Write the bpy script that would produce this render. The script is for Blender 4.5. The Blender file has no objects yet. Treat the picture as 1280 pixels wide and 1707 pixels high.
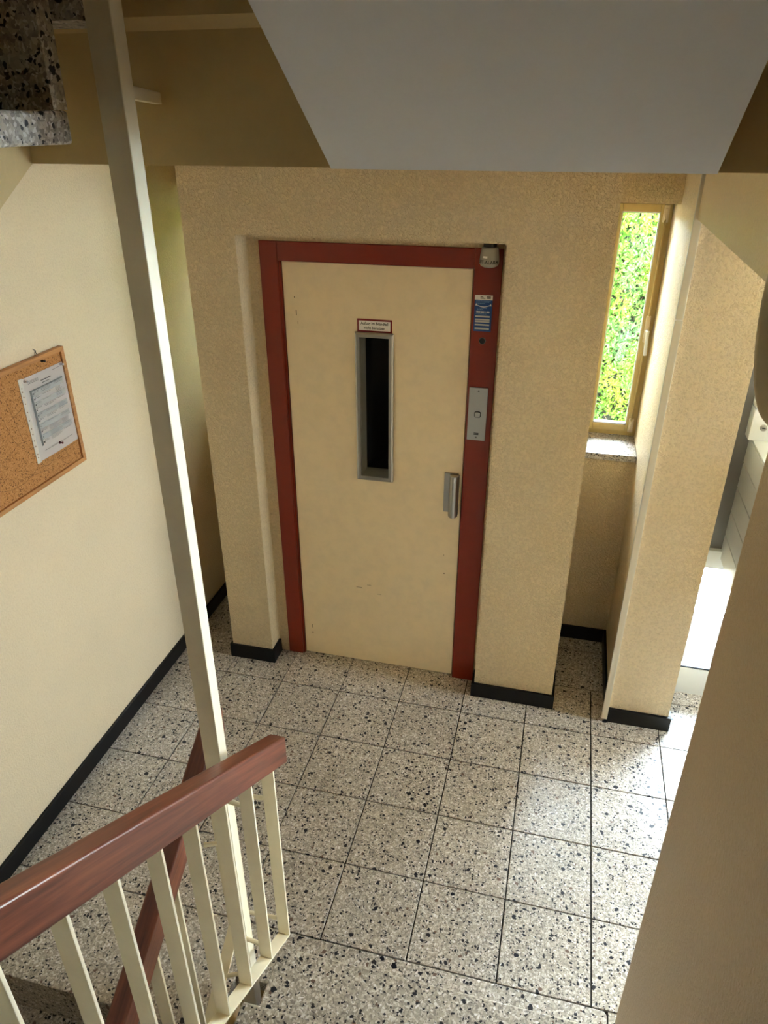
import bpy, bmesh, math, random
from mathutils import Vector, Matrix
random.seed(7)
SC = bpy.context.scene
COL = SC.collection

# ------------------------------------------------------------------ camera
cam_d = bpy.data.cameras.new('camera'); cam = bpy.data.objects.new('camera', cam_d); COL.objects.link(cam)
cam_d.sensor_fit = 'HORIZONTAL'; cam_d.sensor_width = 36.0; cam_d.lens = 1217.82 * 36.0 / 1280.0
cam_d.clip_start = 0.02; cam_d.clip_end = 200
PA, YA = 0.49096, 0.24426
fw = Vector((-math.sin(YA)*math.cos(PA), math.cos(YA)*math.cos(PA), -math.sin(PA)))
rt = fw.cross(Vector((0, 0, 1))).normalized(); up = rt.cross(fw)
cr = -0.0008
rt, up = math.cos(cr)*rt + math.sin(cr)*up, -math.sin(cr)*rt + math.cos(cr)*up
M3 = Matrix((rt, up, -fw)).transposed()
cam.matrix_world = Matrix.Translation((-0.3201, -2.6179, 2.4695)) @ M3.to_4x4()
SC.camera = cam

# ------------------------------------------------------------------ sky, lights, exposure
W = bpy.data.worlds.new('world'); SC.world = W; W.use_nodes = True
wn = W.node_tree; wn.nodes.clear()
wo = wn.nodes.new('ShaderNodeOutputWorld'); bg = wn.nodes.new('ShaderNodeBackground')
wtc = wn.nodes.new('ShaderNodeTexCoord'); wsx = wn.nodes.new('ShaderNodeSeparateXYZ'); wr = wn.nodes.new('ShaderNodeValToRGB')
wn.links.new(wtc.outputs['Generated'], wsx.inputs[0]); wn.links.new(wsx.outputs['Z'], wr.inputs[0])
wr.color_ramp.elements[0].position = 0.0; wr.color_ramp.elements[0].color = (0.87, 0.935, 1.0, 1)
wr.color_ramp.elements[1].position = 0.7; wr.color_ramp.elements[1].color = (0.68, 0.83, 1.0, 1)
wn.links.new(wr.outputs[0], bg.inputs['Color']); bg.inputs['Strength'].default_value = 26.0
wn.links.new(bg.outputs[0], wo.inputs['Surface'])

def portal(name, loc, rot, sx, sy):
    l = bpy.data.lights.new(name, 'AREA'); l.shape = 'RECTANGLE'; l.size = sx; l.size_y = sy
    o = bpy.data.objects.new(name, l); COL.objects.link(o); o.location = loc; o.rotation_euler = rot
    l.cycles.is_portal = True
    return o
# portals guide the daylight through the modelled openings, one of them added (they emit nothing themselves)
portal('daylight_entrance', (1.03, 0.50, 1.15), (math.radians(-90), 0, 0), 1.35, 2.3)
portal('daylight_niche_right', (-0.06, 1.06, 1.63), (math.radians(-90), 0, 0), 0.26, 1.1)
portal('daylight_niche_left', (-1.96, 1.06, 1.63), (math.radians(-90), 0, 0), 0.28, 1.1)
portal('daylight_added_door', (3.94, -0.06, 1.2), (0, math.radians(90), 0), 2.3, 0.85)  # serves the added door at the far end of the vestibule
sun = bpy.data.lights.new('sun', 'SUN'); sun.energy = 10.0; sun.angle = math.radians(2); sun.color = (1.0, 0.93, 0.8)
so = bpy.data.objects.new('sun', sun); COL.objects.link(so)
so.rotation_euler = Vector((0.74, 0.30, -0.62)).to_track_quat('-Z', 'Y').to_euler()

SC.view_settings.view_transform = 'Standard'; SC.view_settings.look = 'None'
SC.view_settings.gamma = 1.0; SC.view_settings.use_curve_mapping = False
SC.view_settings.exposure = 1.85
try:
    SC.cycles.max_bounces = 14; SC.cycles.diffuse_bounces = 8; SC.cycles.glossy_bounces = 5
    SC.cycles.transmission_bounces = 8; SC.cycles.transparent_max_bounces = 12
    SC.cycles.sample_clamp_indirect = 8.0; SC.cycles.caustics_refractive = False; SC.cycles.caustics_reflective = False
except Exception: pass

# ------------------------------------------------------------------ materials
def lin(c):
    return tuple(((v/255)/12.92 if v/255 <= 0.04045 else (((v/255)+0.055)/1.055)**2.4) for v in c) + (1,)
def mat(name, rgb, rough=0.5, metal=0.0, spec=0.5):
    m = bpy.data.materials.new(name); m.use_nodes = True
    b = m.node_tree.nodes['Principled BSDF']
    b.inputs['Base Color'].default_value = lin(rgb); b.inputs['Roughness'].default_value = rough
    b.inputs['Metallic'].default_value = metal; b.inputs['Specular IOR Level'].default_value = spec
    return m
def N(m, t): return m.node_tree.nodes.new(t)
def L(m, a, b): m.node_tree.links.new(a, b)
def P(m): return m.node_tree.nodes['Principled BSDF']
def math_node(m, op, a, b=None, clamp=False):
    n = N(m, 'ShaderNodeMath'); n.operation = op; n.use_clamp = clamp
    for i, v in enumerate((a, b)):
        if v is None: continue
        if isinstance(v, (int, float)): n.inputs[i].default_value = v
        else: L(m, v, n.inputs[i])
    return n.outputs[0]
def mix(m, f, a, b):
    n = N(m, 'ShaderNodeMix'); n.data_type = 'RGBA'
    if isinstance(f, (int, float)): n.inputs[0].default_value = f
    else: L(m, f, n.inputs[0])
    for i, v in ((6, a), (7, b)):
        if isinstance(v, tuple): n.inputs[i].default_value = v
        else: L(m, v, n.inputs[i])
    return n.outputs[2]
def noise(m, vec, scale, detail=3, rough=0.55):
    n = N(m, 'ShaderNodeTexNoise'); n.inputs['Scale'].default_value = scale; n.inputs['Detail'].default_value = detail
    n.inputs['Roughness'].default_value = rough; L(m, vec, n.inputs['Vector']); return n
def ramp(m, f, stops):
    r = N(m, 'ShaderNodeValToRGB'); L(m, f, r.inputs[0]); e = r.color_ramp.elements
    while len(e) < len(stops): e.new(0.5)
    for i, (p, c) in enumerate(stops): e[i].position = p; e[i].color = c
    return r.outputs[0]
def bump(m, h, strength, dist):
    b = N(m, 'ShaderNodeBump'); b.inputs['Strength'].default_value = strength; b.inputs['Distance'].default_value = dist
    L(m, h, b.inputs['Height']); L(m, b.outputs[0], P(m).inputs['Normal'])

def plaster(name, rgb, scale=92, strength=0.95, rough=0.5, dist=0.006, spec=0.45):
    m = mat(name, rgb, rough, 0, spec)
    g = N(m, 'ShaderNodeNewGeometry').outputs['Position']
    w = noise(m, g, 18, 3)
    v = noise(m, g, scale, 3, 0.6)
    v.inputs['Distortion'].default_value = 0.7
    h = ramp(m, v.outputs[0], [(0.40, (0, 0, 0, 1)), (0.62, (1, 1, 1, 1))])
    bump(m, h, strength, dist)
    dirt = noise(m, g, 1.7, 5)
    c = mix(m, ramp(m, dirt.outputs[0], [(0.35, (0, 0, 0, 1)), (0.75, (1, 1, 1, 1))]), lin(rgb), lin(tuple(int(x*0.965) for x in rgb)))
    pit_shade = ramp(m, v.outputs[0], [(0.36, (0.88, 0.87, 0.85, 1)), (0.56, (1, 1, 1, 1))])  # pits darkened in the colour to stand in for relief shade
    mg = N(m, 'ShaderNodeMix'); mg.data_type = 'RGBA'; mg.blend_type = 'MULTIPLY'; mg.inputs[0].default_value = min(1.0, strength)
    L(m, c, mg.inputs[6]); L(m, pit_shade, mg.inputs[7]); L(m, mg.outputs[2], P(m).inputs['Base Color'])
    return m
WALL = (242, 221, 181)
M_wall = plaster('cream_plaster', WALL)
M_wall_gloss = plaster('cream_latex_plaster', (236, 218, 186), rough=0.40, scale=130, strength=0.5, spec=0.6, dist=0.004)
M_soffit_paint = plaster('grey_soffit_paint', (226, 227, 233), scale=45, strength=0.10, rough=0.65, dist=0.001, spec=0.3)
M_beige_smooth = plaster('beige_smooth_paint', (214, 190, 140), scale=40, strength=0.15, rough=0.6, dist=0.002, spec=0.3)
M_black_base = mat('black_skirting', (7, 7, 8), 0.42, 0, 0.3)
M_render = plaster('white_render', (226, 226, 222), scale=80, strength=0.3, rough=0.8)

def terrazzo(name, base=(176, 166, 146), s=1.0):
    m = mat(name, base, 0.26, 0, 0.4)
    tc = N(m, 'ShaderNodeTexCoord').outputs['Object']
    oi = N(m, 'ShaderNodeObjectInfo').outputs['Random']
    comb = N(m, 'ShaderNodeCombineXYZ')
    L(m, math_node(m, 'MULTIPLY', oi, 37.0), comb.inputs[0]); L(m, math_node(m, 'MULTIPLY', oi, 91.0), comb.inputs[1]); L(m, math_node(m, 'MULTIPLY', oi, 53.0), comb.inputs[2])
    add = N(m, 'ShaderNodeVectorMath'); add.operation = 'ADD'; L(m, tc, add.inputs[0]); L(m, comb.outputs[0], add.inputs[1])
    wn_ = noise(m, add.outputs[0], 70*s, 2)
    sub = N(m, 'ShaderNodeVectorMath'); sub.operation = 'MULTIPLY_ADD'
    L(m, wn_.outputs['Color'], sub.inputs[0]); sub.inputs[1].default_value = (0.016/s,)*3; L(m, add.outputs[0], sub.inputs[2])
    vec = sub.outputs[0]
    def vor(scale, rnd=1.0):
        v = N(m, 'ShaderNodeTexVoronoi'); v.inputs['Scale'].default_value = scale*s; v.inputs['Randomness'].default_value = rnd
        L(m, vec, v.inputs['Vector'])
        sp = N(m, 'ShaderNodeSeparateColor'); L(m, v.outputs['Color'], sp.inputs[0])
        return v.outputs['Distance'], sp.outputs
    # fine mixed aggregate
    d3, c3 = vor(210)
    fine = ramp(m, c3[0], [(0.0, lin((133, 127, 121))), (0.35, lin((174, 165, 156))), (0.7, lin((195, 187, 175))), (1.0, lin((236, 233, 231)))])
    d2, c2 = vor(110)
    chips = ramp(m, c2[0], [(0.0, lin((144, 138, 132))), (0.45, lin((185, 176, 164))), (0.85, lin((215, 207, 199))), (1.0, lin((245, 243, 246)))])
    col = mix(m, math_node(m, 'LESS_THAN', d2, 0.40), fine, chips)
    def blob(scale, frac, lo, hi, colr, col):
        d, c = vor(scale)
        r = math_node(m, 'MULTIPLY_ADD', c[1], hi - lo); m.node_tree.nodes[-1].inputs[2].default_value = lo
        sel = math_node(m, 'LESS_THAN', c[0], frac)
        f = math_node(m, 'MULTIPLY', math_node(m, 'LESS_THAN', d, r), sel)
        return mix(m, f, col, colr)
    col = blob(75, 0.10, 0.22, 0.42, lin((219, 216, 214)), col)
    col = blob(62, 0.06, 0.2, 0.42, lin((115, 92, 80)), col)
    col = blob(150, 0.12, 0.3, 0.55, lin((31, 31, 41)), col)
    col = blob(98, 0.155, 0.25, 0.52, lin((19, 20, 32)), col)
    col = blob(52, 0.13, 0.16, 0.46, lin((17, 19, 32)), col)
    g = N(m, 'ShaderNodeNewGeometry').outputs['Position']
    dn = noise(m, g, 2.2, 4)
    dirt = ramp(m, dn.outputs[0], [(0.3, (0.80, 0.78, 0.75, 1)), (0.7, (1, 1, 1, 1))])
    mm = N(m, 'ShaderNodeMix'); mm.data_type = 'RGBA'; mm.blend_type = 'MULTIPLY'; mm.inputs[0].default_value = 1
    L(m, col, mm.inputs[6]); L(m, dirt, mm.inputs[7]); L(m, mm.outputs[2], P(m).inputs['Base Color'])
    rn = noise(m, g, 9, 4)
    L(m, ramp(m, rn.outputs[0], [(0.3, (0.30,)*3 + (1,)), (0.7, (0.44,)*3 + (1,))]), P(m).inputs['Roughness'])
    bn = noise(m, g, 240, 2); bump(m, bn.outputs[0], 0.10, 0.001)
    return m
M_terr = terrazzo('terrazzo')
M_terr_step = terrazzo('terrazzo_step', s=0.86)
M_grout = mat('dark_grout', (40, 34, 28), 0.9)
M_sill = terrazzo('terrazzo_sill', s=1.2)

def wood(name, a, b, c, rough=0.35, s=1.0):
    m = mat(name, b, rough, 0, 0.5)
    tc = N(m, 'ShaderNodeTexCoord').outputs['Object']
    mp = N(m, 'ShaderNodeMapping'); L(m, tc, mp.inputs[0]); mp.inputs['Scale'].default_value = (70*s, 3.2*s, 70*s)
    n1 = noise(m, mp.outputs[0], 1.0, 6, 0.6); n1.inputs['Distortion'].default_value = 0.9
    mp2 = N(m, 'ShaderNodeMapping'); L(m, tc, mp2.inputs[0]); mp2.inputs['Scale'].default_value = (14*s, 0.9*s, 14*s)
    n2 = noise(m, mp2.outputs[0], 1.0, 3); n2.inputs['Distortion'].default_value = 1.5
    f = math_node(m, 'ADD', math_node(m, 'MULTIPLY', n1.outputs[0], 0.55), math_node(m, 'MULTIPLY', n2.outputs[0], 0.45))
    L(m, ramp(m, f, [(0.34, lin(a)), (0.5, lin(b)), (0.66, lin(c))]), P(m).inputs['Base Color'])
    bump(m, n1.outputs[0], 0.12, 0.001)
    return m
M_mahog = wood('mahogany', (68, 30, 20), (108, 56, 39), (138, 80, 56), 0.36)
M_pine = wood('light_wood', (150, 100, 56), (182, 128, 76), (200, 148, 94), 0.5)
def paint(name, rgb, rough=0.38):
    m = mat(name, rgb, rough, 0, 0.5)
    g = N(m, 'ShaderNodeNewGeometry').outputs['Position']
    n = noise(m, g, 22, 4); n2 = noise(m, g, 140, 2)
    L(m, mix(m, ramp(m, n.outputs[0], [(0.4, (0, 0, 0, 1)), (0.7, (1, 1, 1, 1))]), lin(rgb), lin(tuple(int(v*0.975) for v in rgb))), P(m).inputs['Base Color'])
    bump(m, n2.outputs[0], 0.06, 0.001)
    return m
M_rail = paint('ivory_enamel', (240, 230, 204), 0.38)
M_door = paint('beige_door_paint', (242, 224, 190), 0.42)
M_red = paint('oxide_red_paint', (130, 38, 14), 0.36)
M_alu = mat('brushed_aluminium', (176, 174, 170), 0.34, 0.9)
M_alu_dark = mat('dark_aluminium', (118, 116, 112), 0.4, 0.8)  # darker aluminium tone for screws, threshold and inner parts
M_black = mat('black', (9, 9, 10), 0.35)
M_darkglass = mat('dark_wired_glass', (5, 5, 6), 0.15, 0, 0.25)
M_white = mat('white_print', (242, 240, 238), 0.5)
M_signred = mat('sign_red', (128, 18, 26), 0.4)
M_blue = mat('sticker_blue', (20, 70, 140), 0.4)
M_ink = mat('ink', (22, 22, 24), 0.6)
M_grey = mat('print_grey', (150, 150, 150), 0.6)
M_greylight = mat('print_light_grey', (196, 196, 194), 0.6)
M_lampgrey = mat('alarm_grey', (160, 156, 146), 0.4)
M_ledge = mat('white_coated_metal', (216, 220, 222), 0.35)
M_duct = mat('white_cable_duct', (206, 198, 180), 0.4)
M_opal = mat('opal_glass', (240, 238, 226), 0.2)
M_lampring = paint('cream_lamp_enamel', (206, 192, 158), 0.3)
M_winframe = paint('ochre_window_paint', (188, 166, 106), 0.45)
M_brass = mat('worn_fitting_metal', (206, 190, 158), 0.35, 0.35)
M_bark = mat('bark', (92, 70, 50), 0.9)
M_sleeve = mat('clear_sleeve', (206, 200, 190), 0.2)

def glass(name):
    m = bpy.data.materials.new(name); m.use_nodes = True; nt = m.node_tree; nt.nodes.clear()
    o = nt.nodes.new('ShaderNodeOutputMaterial'); tr = nt.nodes.new('ShaderNodeBsdfTransparent'); gl = nt.nodes.new('ShaderNodeBsdfGlossy')
    gl.inputs['Roughness'].default_value = 0.03; tr.inputs['Color'].default_value = (0.93, 0.96, 0.95, 1)
    lw = nt.nodes.new('ShaderNodeLayerWeight'); lw.inputs['Blend'].default_value = 0.2
    mx = nt.nodes.new('ShaderNodeMixShader'); nt.links.new(lw.outputs['Fresnel'], mx.inputs[0])
    nt.links.new(tr.outputs[0], mx.inputs[1]); nt.links.new(gl.outputs[0], mx.inputs[2]); nt.links.new(mx.outputs[0], o.inputs[0])
    return m
M_glass = glass('clear_glass')

def cork():
    m = mat('cork', (170, 124, 78), 0.85, 0, 0.2)
    tc = N(m, 'ShaderNodeTexCoord').outputs['Object']
    n = noise(m, tc, 260, 4, 0.7)
    v = N(m, 'ShaderNodeTexVoronoi'); v.inputs['Scale'].default_value = 330; L(m, tc, v.inputs['Vector'])
    sp = N(m, 'ShaderNodeSeparateColor'); L(m, v.outputs['Color'], sp.inputs[0])
    c = ramp(m, n.outputs[0], [(0.3, lin((138, 92, 50))), (0.5, lin((178, 126, 76))), (0.75, lin((204, 154, 102)))])
    c = mix(m, math_node(m, 'LESS_THAN', sp.outputs[0], 0.08), c, lin((108, 70, 38)))
    L(m, c, P(m).inputs['Base Color']); bump(m, n.outputs[0], 0.4, 0.001)
    return m
M_cork = cork()
M_corkline = mat('cork_scratch', (112, 76, 44), 0.9)

# ------------------------------------------------------------------ mesh helpers
def bm_box(bm, x0, x1, y0, y1, z0, z1):
    v = [bm.verts.new(p) for p in ((x0,y0,z0),(x1,y0,z0),(x1,y1,z0),(x0,y1,z0),(x0,y0,z1),(x1,y0,z1),(x1,y1,z1),(x0,y1,z1))]
    for f in ((0,3,2,1),(4,5,6,7),(0,1,5,4),(1,2,6,5),(2,3,7,6),(3,0,4,7)): bm.faces.new([v[i] for i in f])
def bm_prism(bm, poly, a0, a1, axis='x'):
    """extrude a 2-D polygon; axis x -> poly is (y,z); axis y -> (x,z); axis z -> (x,y)"""
    def pt(p, a): return {'x': (a, p[0], p[1]), 'y': (p[0], a, p[1]), 'z': (p[0], p[1], a)}[axis]
    A = [bm.verts.new(pt(p, a0)) for p in poly]; B = [bm.verts.new(pt(p, a1)) for p in poly]
    bm.faces.new(A[::-1]); bm.faces.new(B)
    n = len(poly)
    for i in range(n): bm.faces.new((A[i], A[(i+1) % n], B[(i+1) % n], B[i]))
def bm_tube(bm, p0, p1, r0, r1=None, seg=12, cap=True):
    r1 = r0 if r1 is None else r1
    p0, p1 = Vector(p0), Vector(p1); d = (p1-p0).normalized()
    a = d.orthogonal().normalized(); b = d.cross(a)
    R = []
    for p, r in ((p0, r0), (p1, r1)):
        R.append([bm.verts.new(p + a*math.cos(t)*r + b*math.sin(t)*r) for t in [2*math.pi*i/seg for i in range(seg)]])
    for i in range(seg): bm.faces.new((R[0][i], R[0][(i+1) % seg], R[1][(i+1) % seg], R[1][i]))
    if cap: bm.faces.new(R[0][::-1]); bm.faces.new(R[1])
def bm_lathe(bm, prof, seg=32, axis='z', c=(0, 0, 0)):
    """profile of (r, h); poles welded"""
    rings = []
    for r, h in prof:
        ring = []
        if r < 1e-6:
            pts = [(0, 0, h)]
        else:
            pts = [(r*math.cos(2*math.pi*i/seg), r*math.sin(2*math.pi*i/seg), h) for i in range(seg)]
        for x, y, z in pts:
            q = {'z': (x, y, z), 'x': (z, x, y), 'y': (x, z, y)}[axis]
            ring.append(bm.verts.new((q[0]+c[0], q[1]+c[1], q[2]+c[2])))
        rings.append(ring)
    for A, B in zip(rings, rings[1:]):
        for i in range(seg):
            j = (i+1) % seg
            if len(A) == 1 and len(B) > 1: bm.faces.new((A[0], B[j], B[i]))
            elif len(B) == 1 and len(A) > 1: bm.faces.new((A[i], A[j], B[0]))
            elif len(A) > 1: bm.faces.new((A[i], A[j], B[j], B[i]))
def link(name, bm, m, parent=None, bevel=0.0, smooth=False, origin=None, seg=2):
    bmesh.ops.recalc_face_normals(bm, faces=bm.faces[:])
    if origin is None:
        if parent is not None and False: origin = Vector((0, 0, 0))
        xs = [v.co for v in bm.verts]
        lo = Vector([min(c[i] for c in xs) for i in range(3)]); hi = Vector([max(c[i] for c in xs) for i in range(3)])
        origin = Vector(((lo.x+hi.x)/2, (lo.y+hi.y)/2, lo.z))
    origin = Vector(origin)
    bmesh.ops.translate(bm, verts=bm.verts[:], vec=-origin)
    if smooth:
        for f in bm.faces: f.smooth = True
    me = bpy.data.meshes.new(name); bm.to_mesh(me); bm.free()
    for mm in (m if isinstance(m, (list, tuple)) else [m]): me.materials.append(mm)
    o = bpy.data.objects.new(name, me); COL.objects.link(o)
    if parent is not None:
        o.parent = parent; o.location = origin - wloc(parent)
    else: o.location = origin
    if bevel > 0:
        b = o.modifiers.new('bevel', 'BEVEL'); b.width = bevel; b.segments = seg; b.limit_method = 'ANGLE'; b.angle_limit = math.radians(40)
    return o
def wloc(o):
    v = Vector(o.location)
    while o.parent is not None:
        o = o.parent; v += Vector(o.location)
    return v
def box(name, b, m, parent=None, bevel=0.0):
    bm = bmesh.new(); bm_box(bm, *b); return link(name, bm, m, parent, bevel)
def boxes(name, bs, m, parent=None, bevel=0.0):
    bm = bmesh.new()
    for b in bs: bm_box(bm, *b)
    return link(name, bm, m, parent, bevel)
def struct(o): o['kind'] = 'structure'; return o
def tag(o, label, cat, group=None):
    o['label'] = label; o['category'] = cat
    if group: o['group'] = group
    return o
def empty(name, loc, label=None, cat=None, group=None, structure=False):
    o = bpy.data.objects.new(name, None); COL.objects.link(o); o.location = loc; o.empty_display_size = 0.05
    if label: tag(o, label, cat, group)
    if structure: o['kind'] = 'structure'
    return o
def text_mesh(s, size, align='CENTER', bold=0.0, extrude=0.0):
    c = bpy.data.curves.new('lettering', 'FONT'); c.body = s; c.size = size; c.align_x = align; c.align_y = 'CENTER'
    c.offset = bold; c.extrude = extrude; c.resolution_u = 3
    o = bpy.data.objects.new('lettering', c); COL.objects.link(o)
    bpy.context.view_layer.update()
    me = bpy.data.meshes.new_from_object(o.evaluated_get(bpy.context.evaluated_depsgraph_get()))
    bpy.data.objects.remove(o); bpy.data.curves.remove(c)
    return me
def text_on_front(name, s, size, x, y, z, m, parent, align='CENTER', bold=0.0, squeeze=1.0):
    """lettering on a face that looks towards -y"""
    me = text_mesh(s, size, align, bold); me.materials.append(m)
    for v in me.vertices: v.co.x *= squeeze
    o = bpy.data.objects.new(name, me); COL.objects.link(o)
    o.rotation_euler = (math.radians(90), 0, 0)
    o.parent = parent; o.location = Vector((x, y, z)) - wloc(parent)
    return o

# ------------------------------------------------------------------ key dimensions (metres)
XL, XR = -2.10, 0.055            # left wall, stair right wall
YW = 0.135                        # face of the lift shaft wall
PX0, PX1 = -1.815, -0.190         # lift shaft wall extent
SX = 0.07                         # side wall right of the niche / left side of the pillar
P2X = 0.332                       # pillar right side
ZC = 2.40                         # hall ceiling
YN = 0.715                        # niche back wall
YG = 0.955                        # window plane
YD = 0.392                        # entrance screen plane
# ------------------------------------------------------------------ floor
floor = struct(box('floor', (XL-0.1, 1.70, -1.284, 1.15, -0.16, -0.0075), M_grout))
regions = [(XL, 1.70, -1.2, YW), (XL, PX0, YW, YN), (PX1, SX, YW, YN), (P2X, 1.70, YW, 0.40), (-1.60, -0.557, YW, 0.262)]
J = 0.0023
unit = {}
for i in range(-7, 6):
    for j in range(-4, 3):
        cx0, cx1, cy0, cy1 = i*0.3+J, (i+1)*0.3-J, j*0.3+J, (j+1)*0.3-J
        rs = []
        for r in regions:
            a, b, c, d = max(cx0, r[0]), min(cx1, r[1]), max(cy0, r[2]), min(cy1, r[3])
            if b-a > 0.004 and d-c > 0.004: rs.append((a, b, c, d))
        if j >= 1: rs = [q for q in rs if not (q[0] >= PX1-0.001 and q[1] <= SX+0.001)]
        if not rs: continue
        dz = random.uniform(-0.0006, 0.0006)
        full = len(rs) == 1 and abs(rs[0][1]-rs[0][0]-0.3+2*J) < 1e-5 and abs(rs[0][3]-rs[0][2]-0.3+2*J) < 1e-5
        if full and 'm' in unit:
            o = bpy.data.objects.new('floor_tile', unit['m']); COL.objects.link(o); o.parent = floor
            o.location = Vector(((cx0+cx1)/2, (cy0+cy1)/2, -0.0075+dz)) - floor.location
        else:
            bm = bmesh.new()
            for a, b, c, d in rs: bm_box(bm, a, b, c, d, -0.0075, 0.0)
            if full: bmesh.ops.bevel(bm, geom=[e for e in bm.edges if all(abs(v.co.z) < 1e-6 for v in e.verts)], offset=0.0012, segments=1, affect='EDGES')
            o = link('floor_tile', bm, M_terr, floor, origin=((cx0+cx1)/2, (cy0+cy1)/2, -0.0075))
            o.location.z += dz
            if full: unit['m'] = o.data
for a, b in ((0.3, 0.6), (0.6, YN)):
    box('floor_tile', (PX1, SX, a+J, b-J, -0.0075, 0.0), M_terr, floor)
# tiles right of the border slab, under the wall corner
box('floor_tile', (0.052, 0.30-J, -1.285, -1.2-J, -0.0075, 0.0), M_terr, floor)
# border slab along the stair edge
bm = bmesh.new()
bm_prism(bm, [(-2.10, -1.2015), (-2.10, -1.56), (-1.13, -1.56), (-1.13, -1.38), (0.040, -1.38), (0.047, -1.37), (0.047, -1.212), (0.038, -1.2015)], -0.05, 0.0, 'z')
link('border_slab', bm, M_terr_step, floor, 0.003)
box('slab_edge', (XL, -1.135, -1.545, -1.2, -0.25, -0.05), M_beige_smooth, floor)
box('slab_edge', (-1.135, 0.05, -1.375, -1.2, -0.25, -0.05), M_beige_smooth, floor)

# ------------------------------------------------------------------ walls
TOP = 4.6
struct(box('wall_left', (XL-0.2, XL, -4.7, 1.3, -2.8, TOP), M_wall_gloss))
struct(box('wall_right', (XR, XR+0.25, -4.7, -1.285, -2.8, TOP), plaster('shaded_cream_plaster', (206, 184, 150), strength=0.5, dist=0.004)))  # cream plaster darkened in the colour for the shade on this wall
struct(box('wall_vestibule_south', (XR+0.25, 4.2, -1.45, -1.286, -2.8, TOP), plaster('bounce_damping_plaster', (120, 98, 74))))  # unseen wall coloured dark to cut the bounce onto the pillar
struct(boxes('wall_lintel', [(XR, XR+0.22, -1.285, YW-0.001, 2.187, ZC+0.2)], M_wall_gloss))
# lift shaft front wall with the door recess
RX0, RX1, RZ = -1.597, -0.557, 2.086
struct(boxes('wall_lift_shaft', [(PX0, RX0, YW, 1.2, -0.1, ZC+0.1), (RX1, PX1, YW, 1.2, -0.1, ZC+0.1), (RX0, RX1, YW, 1.2, RZ, ZC+0.1), (RX0, RX1, 0.42, 1.2, -0.1, RZ)], M_wall))
# pillar and niche side wall
struct(box('wall_pillar', (SX, P2X, 0.115, 1.2, -0.1, ZC+0.1), M_wall))
# niche back walls (below and above the windows)
for side, a, b in (('right', PX1, SX), ('left', XL, PX0)):
    struct(boxes('wall_niche_'+side, [(a, b, YN, 1.2, -0.1, 1.055), (a, b, YN, 1.2, 2.178, ZC+0.1)], M_wall))
struct(box('wall_back', (XL-0.2, XR+0.25, -4.9, -4.7, -2.8, TOP), M_wall))
struct(box('wall_basement', (XL-0.2, 0.4, -1.2, -1.0, -2.8, -0.16), M_wall))
struct(boxes('wall_vestibule', [(1.70, 4.2, YD, 0.7, -0.2, TOP), (4.0, 4.2, -1.45, -0.46, -0.2, TOP), (4.0, 4.2, 0.34, YD, -0.2, TOP), (4.0, 4.2, -0.46, 0.34, 2.34, TOP)], M_wall))
struct(box('floor_vestibule', (1.702, 4.2, -1.284, YD, -0.16, 0.0), M_terr_step))
d2 = empty('added_light_door', (4.1, -0.43, 0), structure=True)  # added unseen glazed door, placed and sized to light the left wall
boxes('frame', [(4.06, 4.12, -0.46, -0.40, 0, 2.34), (4.06, 4.12, 0.27, 0.34, 0, 2.34), (4.06, 4.12, -0.40, 0.27, 2.27, 2.34), (4.06, 4.12, -0.40, 0.27, 0.0, 0.85)], mat('door_metal', (210, 212, 214), 0.4), d2)
box('pane', (4.085, 4.091, -0.40, 0.27, 0.85, 2.27), M_glass, d2)
# upper landing slab = hall ceiling
struct(box('ceiling', (XL-0.1, 4.2, -1.30, 1.3, ZC, 2.613), M_beige_smooth))
struct(box('ceiling_roof', (XL-0.3, 4.3, -5.0, 1.4, TOP, TOP+0.2), M_wall))
struct(box('wall_upper', (XL-0.3, 4.3, 1.1, 1.3, 2.613, TOP), M_wall))
struct(box('floor_basement', (XL-0.2, 0.4, -4.9, -1.0, -2.9, -2.8), M_grout))
lf = struct(box('floor_upper_landing', (XL, 0.055, -1.30, 1.1, 2.613, 2.65), M_beige_smooth))
bm = bmesh.new(); bm_prism(bm, [(-1.3005, 2.603), (-1.326, 2.620), (-1.326, 2.655), (-1.3005, 2.655)], -1.329, -0.742, 'x'); link('edge_moulding', bm, M_beige_smooth, lf)
bm = bmesh.new(); bm_prism(bm, [(-1.3005, 2.603), (-1.326, 2.620), (-1.326, 2.655), (-1.3005, 2.655)], -0.121, 0.054, 'x'); link('edge_moulding', bm, M_beige_smooth, lf)
box('terrazzo_edge', (XL+0.001, -1.09, -1.437, -1.332, 2.606, 2.65), M_terr_step, lf)

# skirting
def base(side, bs): return struct(boxes('baseboard_'+side, bs, M_black_base, None, 0.002))
H = 0.078
base('left', [(XL, XL+0.014, -1.558, YN, 0.0, H)])
base('pier_left', [(PX0-0.013, RX0+0.014, YW-0.014, YW, 0, H), (PX0-0.013, PX0, YW, YN, 0, H), (RX0, RX0+0.013, YW, 0.229, 0, H)])
base('pier_right', [(RX1-0.014, PX1+0.013, YW-0.014, YW, 0, H), (PX1, PX1+0.013, YW, YN, 0, H), (RX1-0.013, RX1, YW, 0.229, 0, H)])
base('niche', [(PX1+0.013, SX-0.013, YN-0.014, YN, 0, H)])
base('pillar', [(SX-0.013, P2X+0.013, 0.101, 0.115, 0, H), (SX-0.013, SX, 0.115, YN, 0, H), (P2X, P2X+0.013, 0.115, 0.385, 0, H)])
base('right', [(XR-0.012, XR, -1.34, -1.285, 0, H), (XR, 1.70, -1.285, -1.273, 0, H)])

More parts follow.
